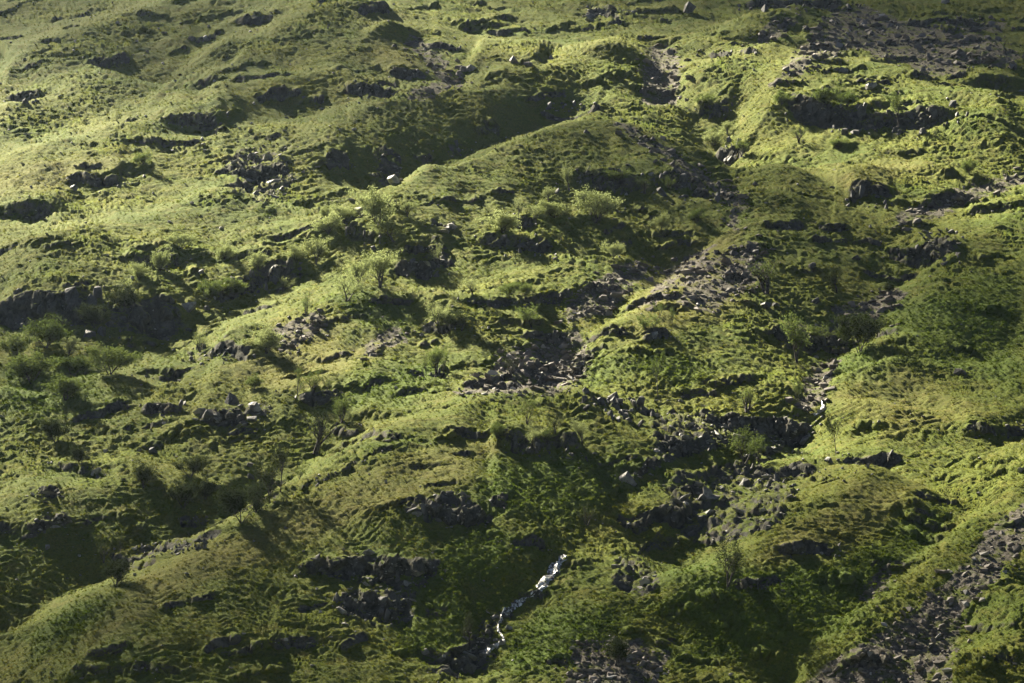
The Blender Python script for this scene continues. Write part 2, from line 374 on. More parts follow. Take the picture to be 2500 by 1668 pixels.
# tussocks, terracettes and hummocks
wx = Xv + 1.2 * perlin(Xv / 6, Yv / 6, 31); wy = Yv + 1.6 * perlin(Xv / 7, Yv / 7, 32)
hum = (1 + .5 * sstep(480, 600, Yv)) * .6 * perlin(Xv / 11, Yv / 13, 33) + .42 * perlin(wx / 4.6, wy / 5.0, 34)
tus = .50 * np.maximum(billow(wx / 2.3, wy / 2.1, 35), -.6) + .42 * np.maximum(billow(wx / 1.0, wy / 1.0, 36), -.5) + .13 * perlin(Xv / .55, Yv / .6, 37)
patch = .55 + .75 * sstep(-.35, .5, perlin(Xv / 34, Yv / 40, 38))
# terracettes: narrow treads and short steep risers along the contour
lw = .0033
ph = np.log(np.clip(Yv + 3.0 * perlin(Xv / 13, Yv / 10, 42) + 1.3 * perlin(Xv / 4.2, Yv / 3.6, 43) + .8 * perlin(Xv / 1.7, Yv / 1.9, 44), 5, None)) / lw
fr_ = ph - np.floor(ph)
saw = np.where(fr_ < .15, fr_ / .15, 1 - (fr_ - .15) / .85) - .5
ph2 = np.log(np.clip(Yv + 1.9 * perlin(Xv / 6, Yv / 5, 47) + .8 * perlin(Xv / 2.3, Yv / 2.3, 48), 5, None)) / .0021
f2_ = ph2 - np.floor(ph2)
saw = saw * .8 + .42 * (np.where(f2_ < .25, f2_ / .25, 1 - (f2_ - .25) / .75) - .5) * sstep(-.3, .3, perlin(Xv / 3.5, Yv / 2.6, 49))
tamp = .25 + .95 * sstep(-.25, .45, perlin(Xv / 17, Yv / 15, 45) + .6 * perlin(Xv / 5, Yv / 3.5, 46))
Zv = Zv + fine * (hum * (1 - .5 * scree) + grassy * ((.42 * tus) * patch * (1 + .5 * bracken) + saw * TAN * lw * Yv * .72 * tamp * (1 - .6 * bracken) * (1 - .5 * ochre)))
# stones and blocks where the rock is bare
rk = np.clip(np.maximum(bare, scree * .8), 0, 1)
i = np.nonzero(rk * fine > .02)[0]
v1, e1 = worley(wx[i] / 1.9, wy[i] / 2.6, 3); v2, e2 = worley(wx[i] / .8, wy[i] / 1.0, 4)
Zv[i] += rk[i] * ((v1 - .5) * 1.5 * bare[i] * np.clip(e1 * 6, 0, 1) + (v2 - .4) * .55 * np.clip(e2 * 5, 0, 1))
# cliff faces: broken into upright blocks pushed out of the face
i = np.nonzero(FACE * fine > .03)[0]
b1, c1 = worley(Xv[i] / 2.4 + .3 * perlin(Xv[i] / 2, Zv[i] / 2, 41), Zv[i] / 4.2, 5); b2, c2 = worley(Xv[i] / .9, Zv[i] / 1.7, 6)
push = FACE[i] * (1.9 * b1 * np.clip(c1 * 5, .2, 1) + .7 * b2 * np.clip(c2 * 5, .2, 1) - .6)
Yv[i] -= push
Xv[i] += FACE[i] * .5 * (b1 - .5)

me = bpy.data.meshes.new('hillside')
co = np.stack([Xv, Yv, Zv], 1).astype(np.float32)
a = np.arange(nc * nr).reshape(nc, nr)
quads = np.stack([a[:-1, :-1], a[1:, :-1], a[1:, 1:], a[:-1, 1:]], -1).reshape(-1, 4)
me.vertices.add(len(co)); me.vertices.foreach_set('co', co.ravel())
me.loops.add(quads.size); me.loops.foreach_set('vertex_index', quads.ravel().astype(np.int32))
me.polygons.add(len(quads)); me.polygons.foreach_set('loop_start', np.arange(0, quads.size, 4, dtype=np.int32))
me.polygons.foreach_set('use_smooth', np.ones(len(quads), bool))
me.update(calc_edges=True)
for nm, arr in (('rock', np.clip(ROCK * .9 + bare * .55, 0, 1)), ('scree', scree), ('bracken', bracken), ('ochre', ochre)):
    at = me.attributes.new(nm, 'FLOAT', 'POINT'); at.data.foreach_set('value', arr.astype(np.float32))
hill = bpy.data.objects.new('hillside', me); C.objects.link(hill)
hill['kind'] = 'structure'; hill['label'] = 'steep grassy hillside with benches, gullies and crags filling the view'

# ------------------------------------------------------------------ materials
def N(nt, t, **kw):
    n = nt.nodes.new(t)
    for k, v in kw.items():
        if k.startswith('_'): setattr(n, k[1:], v)
        else: n.inputs[k.replace('__', ' ')].default_value = v
    return n
def mix(nt, fac, a, b, blend='MIX'):
    n = nt.nodes.new('ShaderNodeMix'); n.data_type = 'RGBA'; n.blend_type = blend
    for s, v in ((n.inputs[0], fac), (n.inputs[6], a), (n.inputs[7], b)):
        if isinstance(v, bpy.types.NodeSocket): nt.links.new(v, s)
        else: s.default_value = v if not isinstance(v, tuple) else (*v, 1)
    return n.outputs[2]
def noise(nt, vec, scale, detail=4, rough=.55):
    n = N(nt, 'ShaderNodeTexNoise', Scale=scale, Detail=detail, Roughness=rough)
    nt.links.new(vec, n.inputs['Vector']); return n.outputs['Fac']
def ramp(nt, fac, lo, hi, a=0.0, b=1.0):
    n = N(nt, 'ShaderNodeMapRange'); n.inputs[1].default_value = lo; n.inputs[2].default_value = hi
    n.inputs[3].default_value = a; n.inputs[4].default_value = b
    nt.links.new(fac, n.inputs[0]); return n.outputs[0]
def math_(nt, op, a, b):
    n = nt.nodes.new('ShaderNodeMath'); n.operation = op; n.use_clamp = True
    for s, v in ((n.inputs[0], a), (n.inputs[1], b)):
        if isinstance(v, bpy.types.NodeSocket): nt.links.new(v, s)
        else: s.default_value = v
    return n.outputs[0]
def new_mat(name, rough=.9, spec=.2):
    m = bpy.data.materials.new(name); m.use_nodes = True
    b = m.node_tree.nodes['Principled BSDF']
    b.inputs['Roughness'].default_value = rough; b.inputs['Specular IOR Level'].default_value = spec
    return m, m.node_tree, b

def rock_colour(nt, pos):
    c = mix(nt, ramp(nt, noise(nt, pos, .5, 5), .35, .65), (.03, .028, .026), (.12, .11, .10))
    c = mix(nt, ramp(nt, noise(nt, pos, 1.7, 6, .65), .5, .72), c, (.016, .015, .015))
    return mix(nt, ramp(nt, noise(nt, pos, .25, 4), .55, .75), c, (.065, .05, .038))

def ground_material():
    m, nt, b = new_mat('hill_ground', .9, .06)
    geo = nt.nodes.new('ShaderNodeNewGeometry'); pos = geo.outputs['Position']
    att = {}
    for k in ('rock', 'scree', 'bracken', 'ochre'):
        n = nt.nodes.new('ShaderNodeAttribute'); n.attribute_name = k; att[k] = n.outputs['Fac']
    g = mix(nt, ramp(nt, noise(nt, pos, .06, 4), .35, .65), (.09, .125, .012), (.145, .155, .018))
    g = mix(nt, ramp(nt, noise(nt, pos, .35, 5, .65), .48, .72), g, (.16, .14, .026))
    g = mix(nt, ramp(nt, noise(nt, pos, 1.6, 5, .7), .5, .75), g, (.05, .075, .01))
    g = mix(nt, ramp(nt, noise(nt, pos, 3.2, 4, .75), .35, .7, 0, .75), g, (.04, .055, .008))
    dry = mix(nt, ramp(nt, noise(nt, pos, .9, 4), .35, .7), (.15, .135, .03), (.16, .115, .045))
    g = mix(nt, math_(nt, 'MULTIPLY', att['ochre'], .38), g, dry)
    fern = mix(nt, ramp(nt, noise(nt, pos, 1.1, 5, .7), .35, .65), (.04, .075, .010), (.085, .14, .016))
    g = mix(nt, math_(nt, 'MULTIPLY', att['bracken'], .6), g, fern)
    st = mix(nt, ramp(nt, noise(nt, pos, 1.9, 4, .7), .4, .68), (.07, .058, .052), (.18, .155, .14))
    st = mix(nt, ramp(nt, noise(nt, pos, .4, 5, .65), .48, .62), st, g)
    scf = ramp(nt, math_(nt, 'MULTIPLY', att['scree'], ramp(nt, noise(nt, pos, .7, 5, .7), .25, .5, .3, 1)), .3, .6)
    c = mix(nt, scf, g, st)
    rk = rock_colour(nt, pos)
    sep = nt.nodes.new('ShaderNodeSeparateXYZ'); nt.links.new(geo.outputs['Normal'], sep.inputs[0])
    steep = ramp(nt, sep.outputs['Z'], .78, .45)
    rf = math_(nt, 'ADD', math_(nt, 'MULTIPLY', att['rock'], ramp(nt, noise(nt, pos, .55, 5, .7), .36, .56)), math_(nt, 'MULTIPLY', att['rock'], steep))
    c = mix(nt, ramp(nt, rf, .35, .7), c, rk)
    nt.links.new(c, b.inputs['Base Color'])
    bump = N(nt, 'ShaderNodeBump', Strength=.8, Distance=.3)
    nt.links.new(noise(nt, pos, 2.4, 6, .75), bump.inputs['Height']); nt.links.new(bump.outputs[0], b.inputs['Normal'])
    b.inputs['Sheen Weight'].default_value = .05; b.inputs['Sheen Roughness'].default_value = .6
    b.inputs['Sheen Tint'].default_value = (.75, .85, .35, 1)
    return m
me.materials.append(ground_material())

# ------------------------------------------------------------------ placing things on the hillside
GX = co[:, 0].reshape(nc, nr); GY = co[:, 1].reshape(nc, nr); GZ = co[:, 2].reshape(nc, nr)
_cols = slice(len(ks), nc - len(ks)); _kcol = kc[_cols]
def hit(px, py):
    """point of the hillside seen at a photo pixel (the first one along the ray)"""
    k, m = ray(px, py)
    c = int(np.clip(np.searchsorted(_kcol, k), 1, len(_kcol) - 1)) + len(ks)
    t = GZ[c] / GY[c]
    j = np.nonzero((t >= m) & (GY[c] > 285))[0]
    j = int(j[0]) if len(j) else nr - 1
    return np.array([GX[c, j], GY[c, j], GZ[c, j]])
def mpp(p): return float(p[1] * _ca + p[2] * _sa) / F_PX       # metres per photo pixel there

# ------------------------------------------------------------------ grass and fern cover
def mesh_obj(name, verts, faces, mat=None, smooth_=False, link=True):
    m = bpy.data.meshes.new(name); m.from_pydata([tuple(map(float, v)) for v in verts], [], faces)
    if mat: m.materials.append(mat)
    if smooth_: m.polygons.foreach_set('use_smooth', np.ones(len(m.polygons), bool))
    o = bpy.data.objects.new(name, m)
    if link: C.objects.link(o)
    return o

def leaf_material(name, colours, inst=False, trans=.45):
    m, nt, b = new_mat(name, .85, .05)
    inf = nt.nodes.new('ShaderNodeObjectInfo')
    geo = nt.nodes.new('ShaderNodeNewGeometry')
    rnd = inf.outputs['Random']
    c = mix(nt, ramp(nt, noise(nt, geo.outputs['Position'], .06, 4), .35, .65), colours[0], colours[1])
    c = mix(nt, ramp(nt, rnd, .55, 1.0, 0, .8), c, colours[2])
    if inst:
        for k, col, f in (('ochre', (.17, .14, .03), .38), ('bracken', (.055, .105, .014), .6)):
            n = nt.nodes.new('ShaderNodeAttribute'); n.attribute_name = k; n.attribute_type = 'INSTANCER'
            c = mix(nt, math_(nt, 'MULTIPLY', n.outputs['Fac'], f), c, col)
    nt.links.new(c, b.inputs['Base Color'])
    tr = nt.nodes.new('ShaderNodeBsdfTranslucent'); nt.links.new(c, tr.inputs['Color'])
    mx = nt.nodes.new('ShaderNodeMixShader'); mx.inputs[0].default_value = trans
    nt.links.new(b.outputs[0], mx.inputs[1]); nt.links.new(tr.outputs[0], mx.inputs[2])
    nt.links.new(mx.outputs[0], nt.nodes['Material Output'].inputs['Surface'])
    return m

def grass_cover():
    mat = leaf_material('grass_blades', [(.10, .14, .013), (.16, .17, .02), (.175, .155, .032)], True)
    protos = bpy.data.collections.new('grass_tufts')
    r = random.Random(3)
    for n in range(4):
        vs, fs = [], []
        for b in range(16):
            a = r.uniform(0, 2 * math.pi); lean = r.uniform(.5, 1.3); h = r.uniform(.3, .7); wd = r.uniform(.05, .09)
            ox, oy = r.gauss(0, .16), r.gauss(0, .16)
            dx, dy = math.cos(a), math.sin(a); sx, sy = -dy * wd, dx * wd
            i = len(vs)
            mx_, my_ = ox + dx * lean * .35 * h, oy + dy * lean * .35 * h
            tx, ty = ox + dx * lean * h, oy + dy * lean * h
            vs += [(ox - sx, oy - sy, -.1), (ox + sx, oy + sy, -.1), (mx_ + sx, my_ + sy, h * .62), (mx_ - sx, my_ - sy, h * .62), (tx, ty, h * (1 - .45 * lean))]
            fs += [(i, i + 1, i + 2, i + 3), (i + 3, i + 2, i + 4)]
        o = mesh_obj('grass_tuft', vs, fs, mat, link=False); protos.objects.link(o)
    # where: faces of the hillside that face the camera, spread evenly over what can be seen
    R2 = np.random.default_rng(5)
    cand = np.nonzero((PXv > -140) & (PXv < 2640) & (PYv > -90) & (PYv < 1760) & (Yv > 288) & (Yv < 890))[0]
    bareish = np.clip(ROCK * 1.3 + bare * .75 + scree * .85, 0, 1)[cand]
    keep = R2.random(len(cand)) < np.clip((1 - bareish) * (.11 + .12 * sstep(-.2, .4, perlin(Xv[cand] / 9, Yv[cand] / 9, 51))) + .10 * bracken[cand], 0, 1)
    pick = cand[keep]
    p = np.stack([Xv, Yv, Zv], 1)[pick] + np.c_[R2.normal(0, .12, (len(pick), 2)), np.zeros(len(pick))]
    m = bpy.data.meshes.new('grass'); m.vertices.add(len(p)); m.vertices.foreach_set('co', p.astype(np.float32).ravel()); m.update()
    sz = (.17 + .28 * R2.random(len(p)) ** 2) * (1 + .45 * bracken[pick]) * (.85 + .4 * sstep(350, 800, p[:, 1]))
    for nm, arr in (('size', sz), ('turn', R2.random(len(p)) * 6.28), ('ochre', ochre[pick]), ('bracken', bracken[pick])):
        at = m.attributes.new(nm, 'FLOAT', 'POINT'); at.data.foreach_set('value', arr.astype(np.float32))
    o = bpy.data.objects.new('grass', m); C.objects.link(o); o['kind'] = 'stuff'
    o['label'] = 'rough tussocky grass and fern covering the hillside'
    g = bpy.data.node_groups.new('grass_scatter', 'GeometryNodeTree')
    g.interface.new_socket('Geometry', in_out='INPUT', socket_type='NodeSocketGeometry')
    g.interface.new_socket('Geometry', in_out='OUTPUT', socket_type='NodeSocketGeometry')
    gi, go = g.nodes.new('NodeGroupInput'), g.nodes.new('NodeGroupOutput')
    mp = g.nodes.new('GeometryNodeMeshToPoints'); ip = g.nodes.new('GeometryNodeInstanceOnPoints')
    ci = g.nodes.new('GeometryNodeCollectionInfo'); ci.inputs['Collection'].default_value = protos
    ci.inputs['Separate Children'].default_value = True; ci.inputs['Reset Children'].default_value = True
    ip.inputs['Pick Instance'].default_value = True
    def attr(nm):
        n = g.nodes.new('GeometryNodeInputNamedAttribute'); n.data_type = 'FLOAT'; n.inputs['Name'].default_value = nm; return n.outputs[0]
    cx = g.nodes.new('ShaderNodeCombineXYZ'); g.links.new(attr('turn'), cx.inputs[2])
    er = g.nodes.new('FunctionNodeEulerToRotation'); g.links.new(cx.outputs[0], er.inputs[0])
    g.links.new(gi.outputs[0], mp.inputs['Mesh']); g.links.new(mp.outputs[0], ip.inputs['Points'])
    g.links.new(ci.outputs[0], ip.inputs['Instance']); g.links.new(er.outputs[0], ip.inputs['Rotation']); g.links.new(attr('size'), ip.inputs['Scale'])
    g.links.new(ip.outputs[0], go.inputs[0])
    md = o.modifiers.new('scatter', 'NODES'); md.node_group = g
    print('tufts', len(p))
grass_cover()

# ------------------------------------------------------------------ rocks
def rock_material(k=1.0):
    m, nt, b = new_mat('rock', .7, .35)
    geo = nt.nodes.new('ShaderNodeNewGeometry'); inf = nt.nodes.new('ShaderNodeObjectInfo'); pos = geo.outputs['Position']
    c = mix(nt, ramp(nt, noise(nt, pos, .8, 5, .65), .35, .68), tuple(k * q for q in (.034, .031, .028)), tuple(k * q for q in (.15, .14, .125)))
    c = mix(nt, ramp(nt, inf.outputs['Random'], 0, 1, 0, .55), c, (.07, .06, .052))
    c = mix(nt, ramp(nt, noise(nt, pos, 2.6, 5, .7), .56, .72), c, (.022, .026, .014))
    nt.links.new(c, b.inputs['Base Color'])
    bump = N(nt, 'ShaderNodeBump', Strength=.5, Distance=.12)
    nt.links.new(noise(nt, pos, 3.5, 6, .7), bump.inputs['Height']); nt.links.new(bump.outputs[0], b.inputs['Normal'])
    return m
ROCK_M = rock_material(); PALE_M = rock_material(3.0)  # cliff shade baked into the dark tone, sunlight on slabs into the pale
import bmesh
def block_mesh(seed, sx, sy, sz, n=13, mat=None):
    r = random.Random(seed); bm = bmesh.new()
    for _ in range(n):
        v = [r.uniform(-1, 1) for _ in range(3)]; k = max(abs(q) for q in v)
        f = r.uniform(.72, 1.0) / k                                   # push towards the faces of a box: angular, not round
        bm.verts.new((v[0] * f * sx, v[1] * f * sy, v[2] * f * sz))
    h = bmesh.ops.convex_hull(bm, input=bm.verts)
    bmesh.ops.delete(bm, geom=list({g for g in h['geom_interior'] + h['geom_unused'] if isinstance(g, bmesh.types.BMVert)}), context='VERTS')
    m = bpy.data.meshes.new('rock'); bm.to_mesh(m); bm.free(); m.materials.append(mat or ROCK_M)
    return m
UPRIGHT = [block_mesh(100 + i, .5, .45, .95) for i in range(9)]      # half sizes, about one metre blocks
SLAB = [block_mesh(200 + i, .95, .7, .28, 13, PALE_M) for i in range(9)]
LUMP = [block_mesh(300 + i, .62, .55, .45, 15) for i in range(9)]
PALE_LUMP = [block_mesh(400 + i, .62, .55, .5, 15, PALE_M) for i in range(6)]
def part(name, mesh, parent, loc, rot, scale):
    o = bpy.data.objects.new(name, mesh); C.objects.link(o); o.parent = parent
    o.location = loc; o.rotation_euler = rot; o.scale = scale
    return o
def thing(name, label, cat, loc, group=None):
    o = bpy.data.objects.new(name, None); C.objects.link(o); o.location = loc; o.empty_display_size = .5
    o['label'] = label; o['category'] = cat
    if group: o['group'] = group
    return o

def outcrop(label, pts, sizes, kinds, dip=(0, 0), name='rock_outcrop', sink=.5):
    """pts: photo pixels of the blocks, sizes: their width in photo pixels"""
    hs = [hit(*p) for p in pts]
    base = np.mean(hs, axis=0); base[2] = min(h[2] for h in hs)
    e = thing(name, label, 'outcrop', base)
    for h, s in zip(hs, sizes):
        u = s * mpp(h) * .62
        mesh = random.choice(random.choice(kinds))
        up = mesh in UPRIGHT
        sc_ = (u * random.uniform(.75, 1.25), u * random.uniform(.8, 1.3), u * random.uniform(.75, 1.3))
        rot = (dip[0] + random.gauss(0, .22), dip[1] + random.gauss(0, .22), random.uniform(-.6, .6) if up else random.uniform(-3.1, 3.1))
        z = (.35 if up else .02) * u * 1.1
        part('rock', mesh, e, h - base + np.array([0, .35 * u * sink, z * (1 - sink)]), rot, sc_)
    return e

# labels of the crags, in the order of CRAGS (None = the hillside alone shows it)
CRAG_LABEL = {
 0: 'long dark cliff behind the bushes at the left edge', 1: 'shaded rock face running up right from the long left cliff', 2: 'small shaded face under the pale trees left of the grassy hump',
 3: 'rounded brown rock bluff right of the pale birch pair', 4: 'dark undercut ledge below the pale treetops under the grassy hump', 5: 'dark rock step below the thin leaning trees under the hump',
 7: 'wide shaded face under the crest of the triangular grassy hump', 8: 'glinting rock rib at the right foot of the triangular hump', 9: 'big black cliff below the dome at the upper right',
 10: 'small dark crag alone in bright grass below the big upper right cliff', 12: 'dark hollow face under pale slabs near the right edge', 13: 'brown rock face under the lone thin tree left of the round bush',
 15: 'low dark outcrop in the grass below the brown left face', 16: 'outcrop with a pale boulder left of the dark bare birch', 17: 'dark ledge beneath the sparse twin birches', 18: 'turf-capped ledge under the small double birch',
 19: 'dark ledge beneath the low dome-shaped bush', 20: 'dark ledge left of the long scree tongue in the middle', 21: 'flat pale-topped ledge below the flat-crowned tree', 22: 'thin dark ledge under the three central birches',
 24: 'low rocky step with the bare dark sapling on it', 25: 'large fluted grey crag below the tall slender birch', 26: 'shadowed face under the thicket below the centre', 28: 'black overhanging crag beneath the forked bare tree',
 29: 'shadowed block face above the pale slab strip', 30: 'upright grey block crag in the rocky stream bed', 31: 'dark crag on the grass spur right of the rocky stream bed', 32: 'pale wedge-shaped crag in green fern below the centre',
 33: 'small upright rock pillar right of the pale wedge crag', 34: 'scattered grey rocks on the shaded lower left spur', 35: 'lowest patch of broken rock on the shaded spur', 36: 'rock-lined gully bed at the lower left',
 38: 'broken dark rock step on the smooth lower right spur', 39: 'small rock step beside the tall dark tree at the lower right', 42: 'dark crag cut by the top edge of the picture right of centre', 43: 'pale broken crag near the top edge at the centre',
 44: 'pale flat-topped rock on the bench near the top centre', 45: 'dark fluted face at the upper centre, right of the longer face', 46: 'longer grey face below the upper centre spur', 47: 'small rounded face left of the upper centre faces',
 48: 'eyebrow-shaped dark bank in the upper left grass', 50: 'dark bank with one white stone at the left edge', 52: 'small shaded buttress above the pale bushes', 53: 'rock knob in the hollow left of the hump',
 55: 'grey rock band just above the peak of the grassy hump', 56: 'short row of dark rocks below the two grass strips at top right', 58: 'mossy cliff wall on the right of the ravine', 59: 'dark ravine head above the mossy cliff wall',
 60: 'low dark rocks in the bracken at the right edge', 68: 'dark ledge under the three small trees at the right', 70: 'pale rocks under the small trees right of the scree tongue', 71: 'line of small dark rocks on the near spur crest',
 73: 'hazy crag near the top left corner', 74: 'second hazy crag at the top left', 77: 'hazy fluted crag at the top, left of centre', 82: 'rocky lip above the white stream', 83: 'jumbled crag between stream and right spur',
}
for n, lab in CRAG_LABEL.items():
    ln, hp, share = CRAGS[n]
    width = np.hypot(np.diff(ln.px), np.diff(ln.py)).sum()
    cnt = int(np.clip(width * hp / 330 * (.4 + share), 7, 70))
    pts, sz = [], []
    for _ in range(cnt):
        t = random.random() ** .9; t = min(max(random.gauss(.5, .26), .04), .96)
        q = t * (len(ln.px) - 1); i = int(q); f = q - i; j = min(i + 1, len(ln.px) - 1)
        pts.append((ln.px[i] * (1 - f) + ln.px[j] * f, ln.py[i] * (1 - f) + ln.py[j] * f + random.uniform(-.42, .46) * hp))
        sz.append(random.uniform(6, 10) + random.random() ** 4 * hp * .4)
    outcrop(lab, pts, sz, [UPRIGHT, UPRIGHT, LUMP], sink=.55)

def inside(poly, x, y):
    c = False; n = len(poly)
    for i in range(n):
        (x1, y1), (x2, y2) = poly[i], poly[(i + 1) % n]
        if (y1 > y) != (y2 > y) and x < (x2 - x1) * (y - y1) / (y2 - y1) + x1: c = not c
    return c
def scatter_px(poly, n):
    xs = [p[0] for p in poly]; ys = [p[1] for p in poly]; out = []
    while len(out) < n:
        x, y = random.uniform(min(xs), max(xs)), random.uniform(min(ys), max(ys))
        if inside(poly, x, y): out.append((x, y))
    return out
def area(p): return abs(sum(p[i][0] * p[(i + 1) % len(p)][1] - p[(i + 1) % len(p)][0] * p[i][1] for i in range(len(p)))) / 2
BARE_LABEL = {
 0: 'long strip of pale slabs beside the lit grass rib right of centre', 1: 'wide field of grey broken slabs between the two lower right spurs', 2: 'smooth pale slab below the scree tongue',
 3: 'pale tilted slabs on the wedge crag in the fern', 4: 'pale shattered rocks on the upper left slope', 5: 'two white slabs left of the grassy hump', 6: 'white shattered rocks by the top edge', 7: 'pale flat slabs between the pale trees and the hump foot',
 8: 'whitish dry slabs above the rounded brown bluff', 9: 'white tilted slabs near the right edge', 10: 'upper scatter of grey rocks on the shaded near spur', 11: 'lower scatter of grey rocks on the shaded near spur',
 12: 'pale slabs in the dark grass near the left edge', 13: 'smooth white slab in the lower left grass', 14: 'white wet rocks right of the stream', 15: 'stepped wet slabs below the black overhang', 16: 'dark wet rocks where the stream leaves the bottom edge',
 17: 'pale stones along the lower left gully bed', 19: 'pale slabs around the three small trees at the right', 20: 'grey stones around the white boulders left of the bare birch',
}
for n, lab in BARE_LABEL.items():
    poly = BARE[n]; cnt = int(np.clip(area(poly) / 420, 8, 70))
    outcrop(lab, scatter_px(poly, cnt), [random.uniform(7, 13) + random.random() ** 4 * 26 for _ in range(cnt)], [SLAB, SLAB, LUMP], dip=(.25, -.35), name='rock_slabs', sink=.4)

# single boulders: (pixel, width in pixels, label)
BOULDERS = [
 (1130,178,26,'left of two pale upright boulders on the upper bank'), (1152,172,30,'right of two pale upright boulders on the upper bank'), (1254,156,30,'tall pale boulder right of the upright pair near the top'), (1290,160,24,'pale blocky rock beside the tall boulder near the top'),
 (1345,145,18,'small pale rock right of the blocky one near the top'), (620,998,34,'white upright boulder in the gully left of the twin birches'), (612,1030,26,'white streak of rock below the white upright boulder'), (607,1145,22,'upper of two white rocks left of the tall dark tree'),
 (613,1168,26,'lower of two white rocks left of the tall dark tree'), (258,1106,14,'tiny white rock above the shadowed left trees'), (232,1160,32,'split white rock left of the shadowed trees'), (175,462,26,'white stone on the dark left bank'),
 (490,668,22,'white boulder among the bushes above the left cliff'), (455,760,40,'pale column at the right end of the long left cliff'), (570,985,44,'large smooth grey boulder on the ledge left of the white one'), (510,1015,46,'dark round boulder on the low outcrop'),
 (1530,1180,40,'pale rock at the foot of the slab strip'), (1720,1215,46,'bright flat-topped block in the broken slab field'), (1590,428,16,'small pale rock at the right of the grassy hump'), (960,450,34,'largest white slab left of the grassy hump'),
 (2305,10,26,'white rock cut by the top edge at the right'), (2385,120,18,'pale rock right of the large scree fan'), (2120,215,30,'pale rock on the dome slope at upper right'), (2060,180,26,'pale curved rock near the crown of the dome'),
 (1680,28,40,'smooth grey slab near the top edge right of centre'), (505,100,22,'pale boulder on the hazy slope at the top left'), (180,105,14,'tiny pale stone on the hazy slope at far left'), (1990,740,26,'dark boulder in the grass right of the lone right tree'),
 (1980,652,24,'dark rock upslope of the small right tree'), (2085,635,26,'dark boulder on the crest near the right hollow'), (1866,752,30,'dark boulder below the lone right tree'), (1895,748,22,'second dark boulder below the lone right tree'),
 (1788,624,26,'grey boulder on the scree right of the gully'), (1842,622,24,'dark boulder on the scree right of the gully'), (2345,915,34,'large dark boulder in bracken near the right edge'), (2000,1010,18,'pale rock by the small fall right of the overhang'),
 (1595,825,26,'pale rock under the middle right saplings'), (1240,1540,20,'white rock in the stream below the long white run'), (1040,1595,24,'white rock at the bottom left of the stream'), (1220,1575,22,'white rock at the bottom right of the stream'),
 (1140,1640,40,'dark round boulder at the bottom edge below the stream'), (740,1350,10,'lone white stone on the near spur'), (695,1292,12,'small pale stone on the near spur grass'), (618,1325,10,'tiny white stone low on the near spur'),
 (115,1340,20,'pale stone at the left edge below the slabs'), (370,1110,26,'flat grey stone in the left grass'), (2395,1470,20,'pale stone on the small lower right ridge'), (2490,1155,24,'pale stone at the right edge'),
 (1430,325,20,'dark stone just below the peak of the grassy hump'), (880,520,30,'pale rock behind the pale tree group'), (990,1430,22,'pale rock at the right end of the near spur rocks'), (2020,1130,30,'grey boulder right of the stepped wet slabs'),
]
for i, (px, py, wpx, lab) in enumerate(BOULDERS):
    h = hit(px, py); u = wpx * mpp(h) * .8
    o = bpy.data.objects.new('boulder', random.choice(LUMP if 'dark' in lab or 'grey' in lab else PALE_LUMP)); C.objects.link(o)
    o.location = h + np.array([0, .1 * u, .12 * u]); o.scale = (u, u * .9, u * random.uniform(.8, 1.15)); o.rotation_euler = (random.gauss(0, .3), random.gauss(0, .3), random.uniform(-3, 3))
    o['label'] = lab; o['category'] = 'boulder'; o['group'] = 'boulders lying on the hillside'

# loose stones of the scree, one mass for each patch
_lump = []
for m in LUMP[:5] + SLAB[:4]:
    v = np.array([tuple(q.co) for q in m.vertices]); f = np.array([tuple(p.vertices) for p in m.polygons]); _lump.append((v, f))
SCREE_LABEL = ['wide fan of dark scree below the top right corner', 'scree chute right of the upper centre slope', 'narrow scree strip between two grass ribs at top right', 'stony gully down the right side of the grassy hump', 'long tongue of dark scree right of the centre',
 'scree in the gully beside the long tongue', 'rocky rubble at the foot of the scree tongue', 'thin band of stones across the slope at the right', 'stones around the lone right-hand tree', 'stones in the gully head at the right', 'broad dark scree in the lower right corner', 'stony ground at the bottom edge right of the stream',
 'small patch of brown stones left of the centre', 'stones in the groove at the upper centre', 'stones on the bank right of the gully', 'stones of the stream gully right of the centre', 'stones on the bench near the top right', 'brown stony ground below the pale birch pair', 'stones on the bracken slope at the lower right']
def scree_patch(poly, lab):
    n = int(min(area(poly) / 55, 850)); V, Fc, off = [], [], 0
    for x, y in scatter_px(poly, n):
        h = hit(x + random.gauss(0, 20), y + random.gauss(0, 9)); u = mpp(h) * (random.uniform(2.2, 5) + random.random() ** 6 * 16)
        v, f = random.choice(_lump)
        a, b = random.uniform(0, 6.28), random.gauss(0, .5)
        Rz = np.array([[math.cos(a), -math.sin(a), 0], [math.sin(a), math.cos(a), 0], [0, 0, 1]]); Rx = np.array([[1, 0, 0], [0, math.cos(b), -math.sin(b)], [0, math.sin(b), math.cos(b)]])
        V.append((v * u) @ Rx.T @ Rz.T + h + [0, 0, .0 * u]); Fc.append(f + off); off += len(v)
    V = np.concatenate(V); Fc = np.concatenate(Fc)
    m = bpy.data.meshes.new('scree'); m.from_pydata(V.tolist(), [], Fc.tolist()); m.materials.append(STONE_M)
    o = bpy.data.objects.new('scree', m); C.objects.link(o); o['kind'] = 'stuff'; o['label'] = lab
def stone_material():
    m, nt, b = new_mat('scree_stone', .8, .3)
    geo = nt.nodes.new('ShaderNodeNewGeometry'); rnd = geo.outputs['Random Per Island']
    c = mix(nt, ramp(nt, rnd, 0, 1), (.075, .062, .052), (.20, .17, .145))
    c = mix(nt, ramp(nt, rnd, .93, 1), c, (.38, .36, .34))
    nt.links.new(c, b.inputs['Base Color']); return m
STONE_M = stone_material()
for poly, lab in zip(SCREE, SCREE_LABEL): scree_patch(poly, lab)

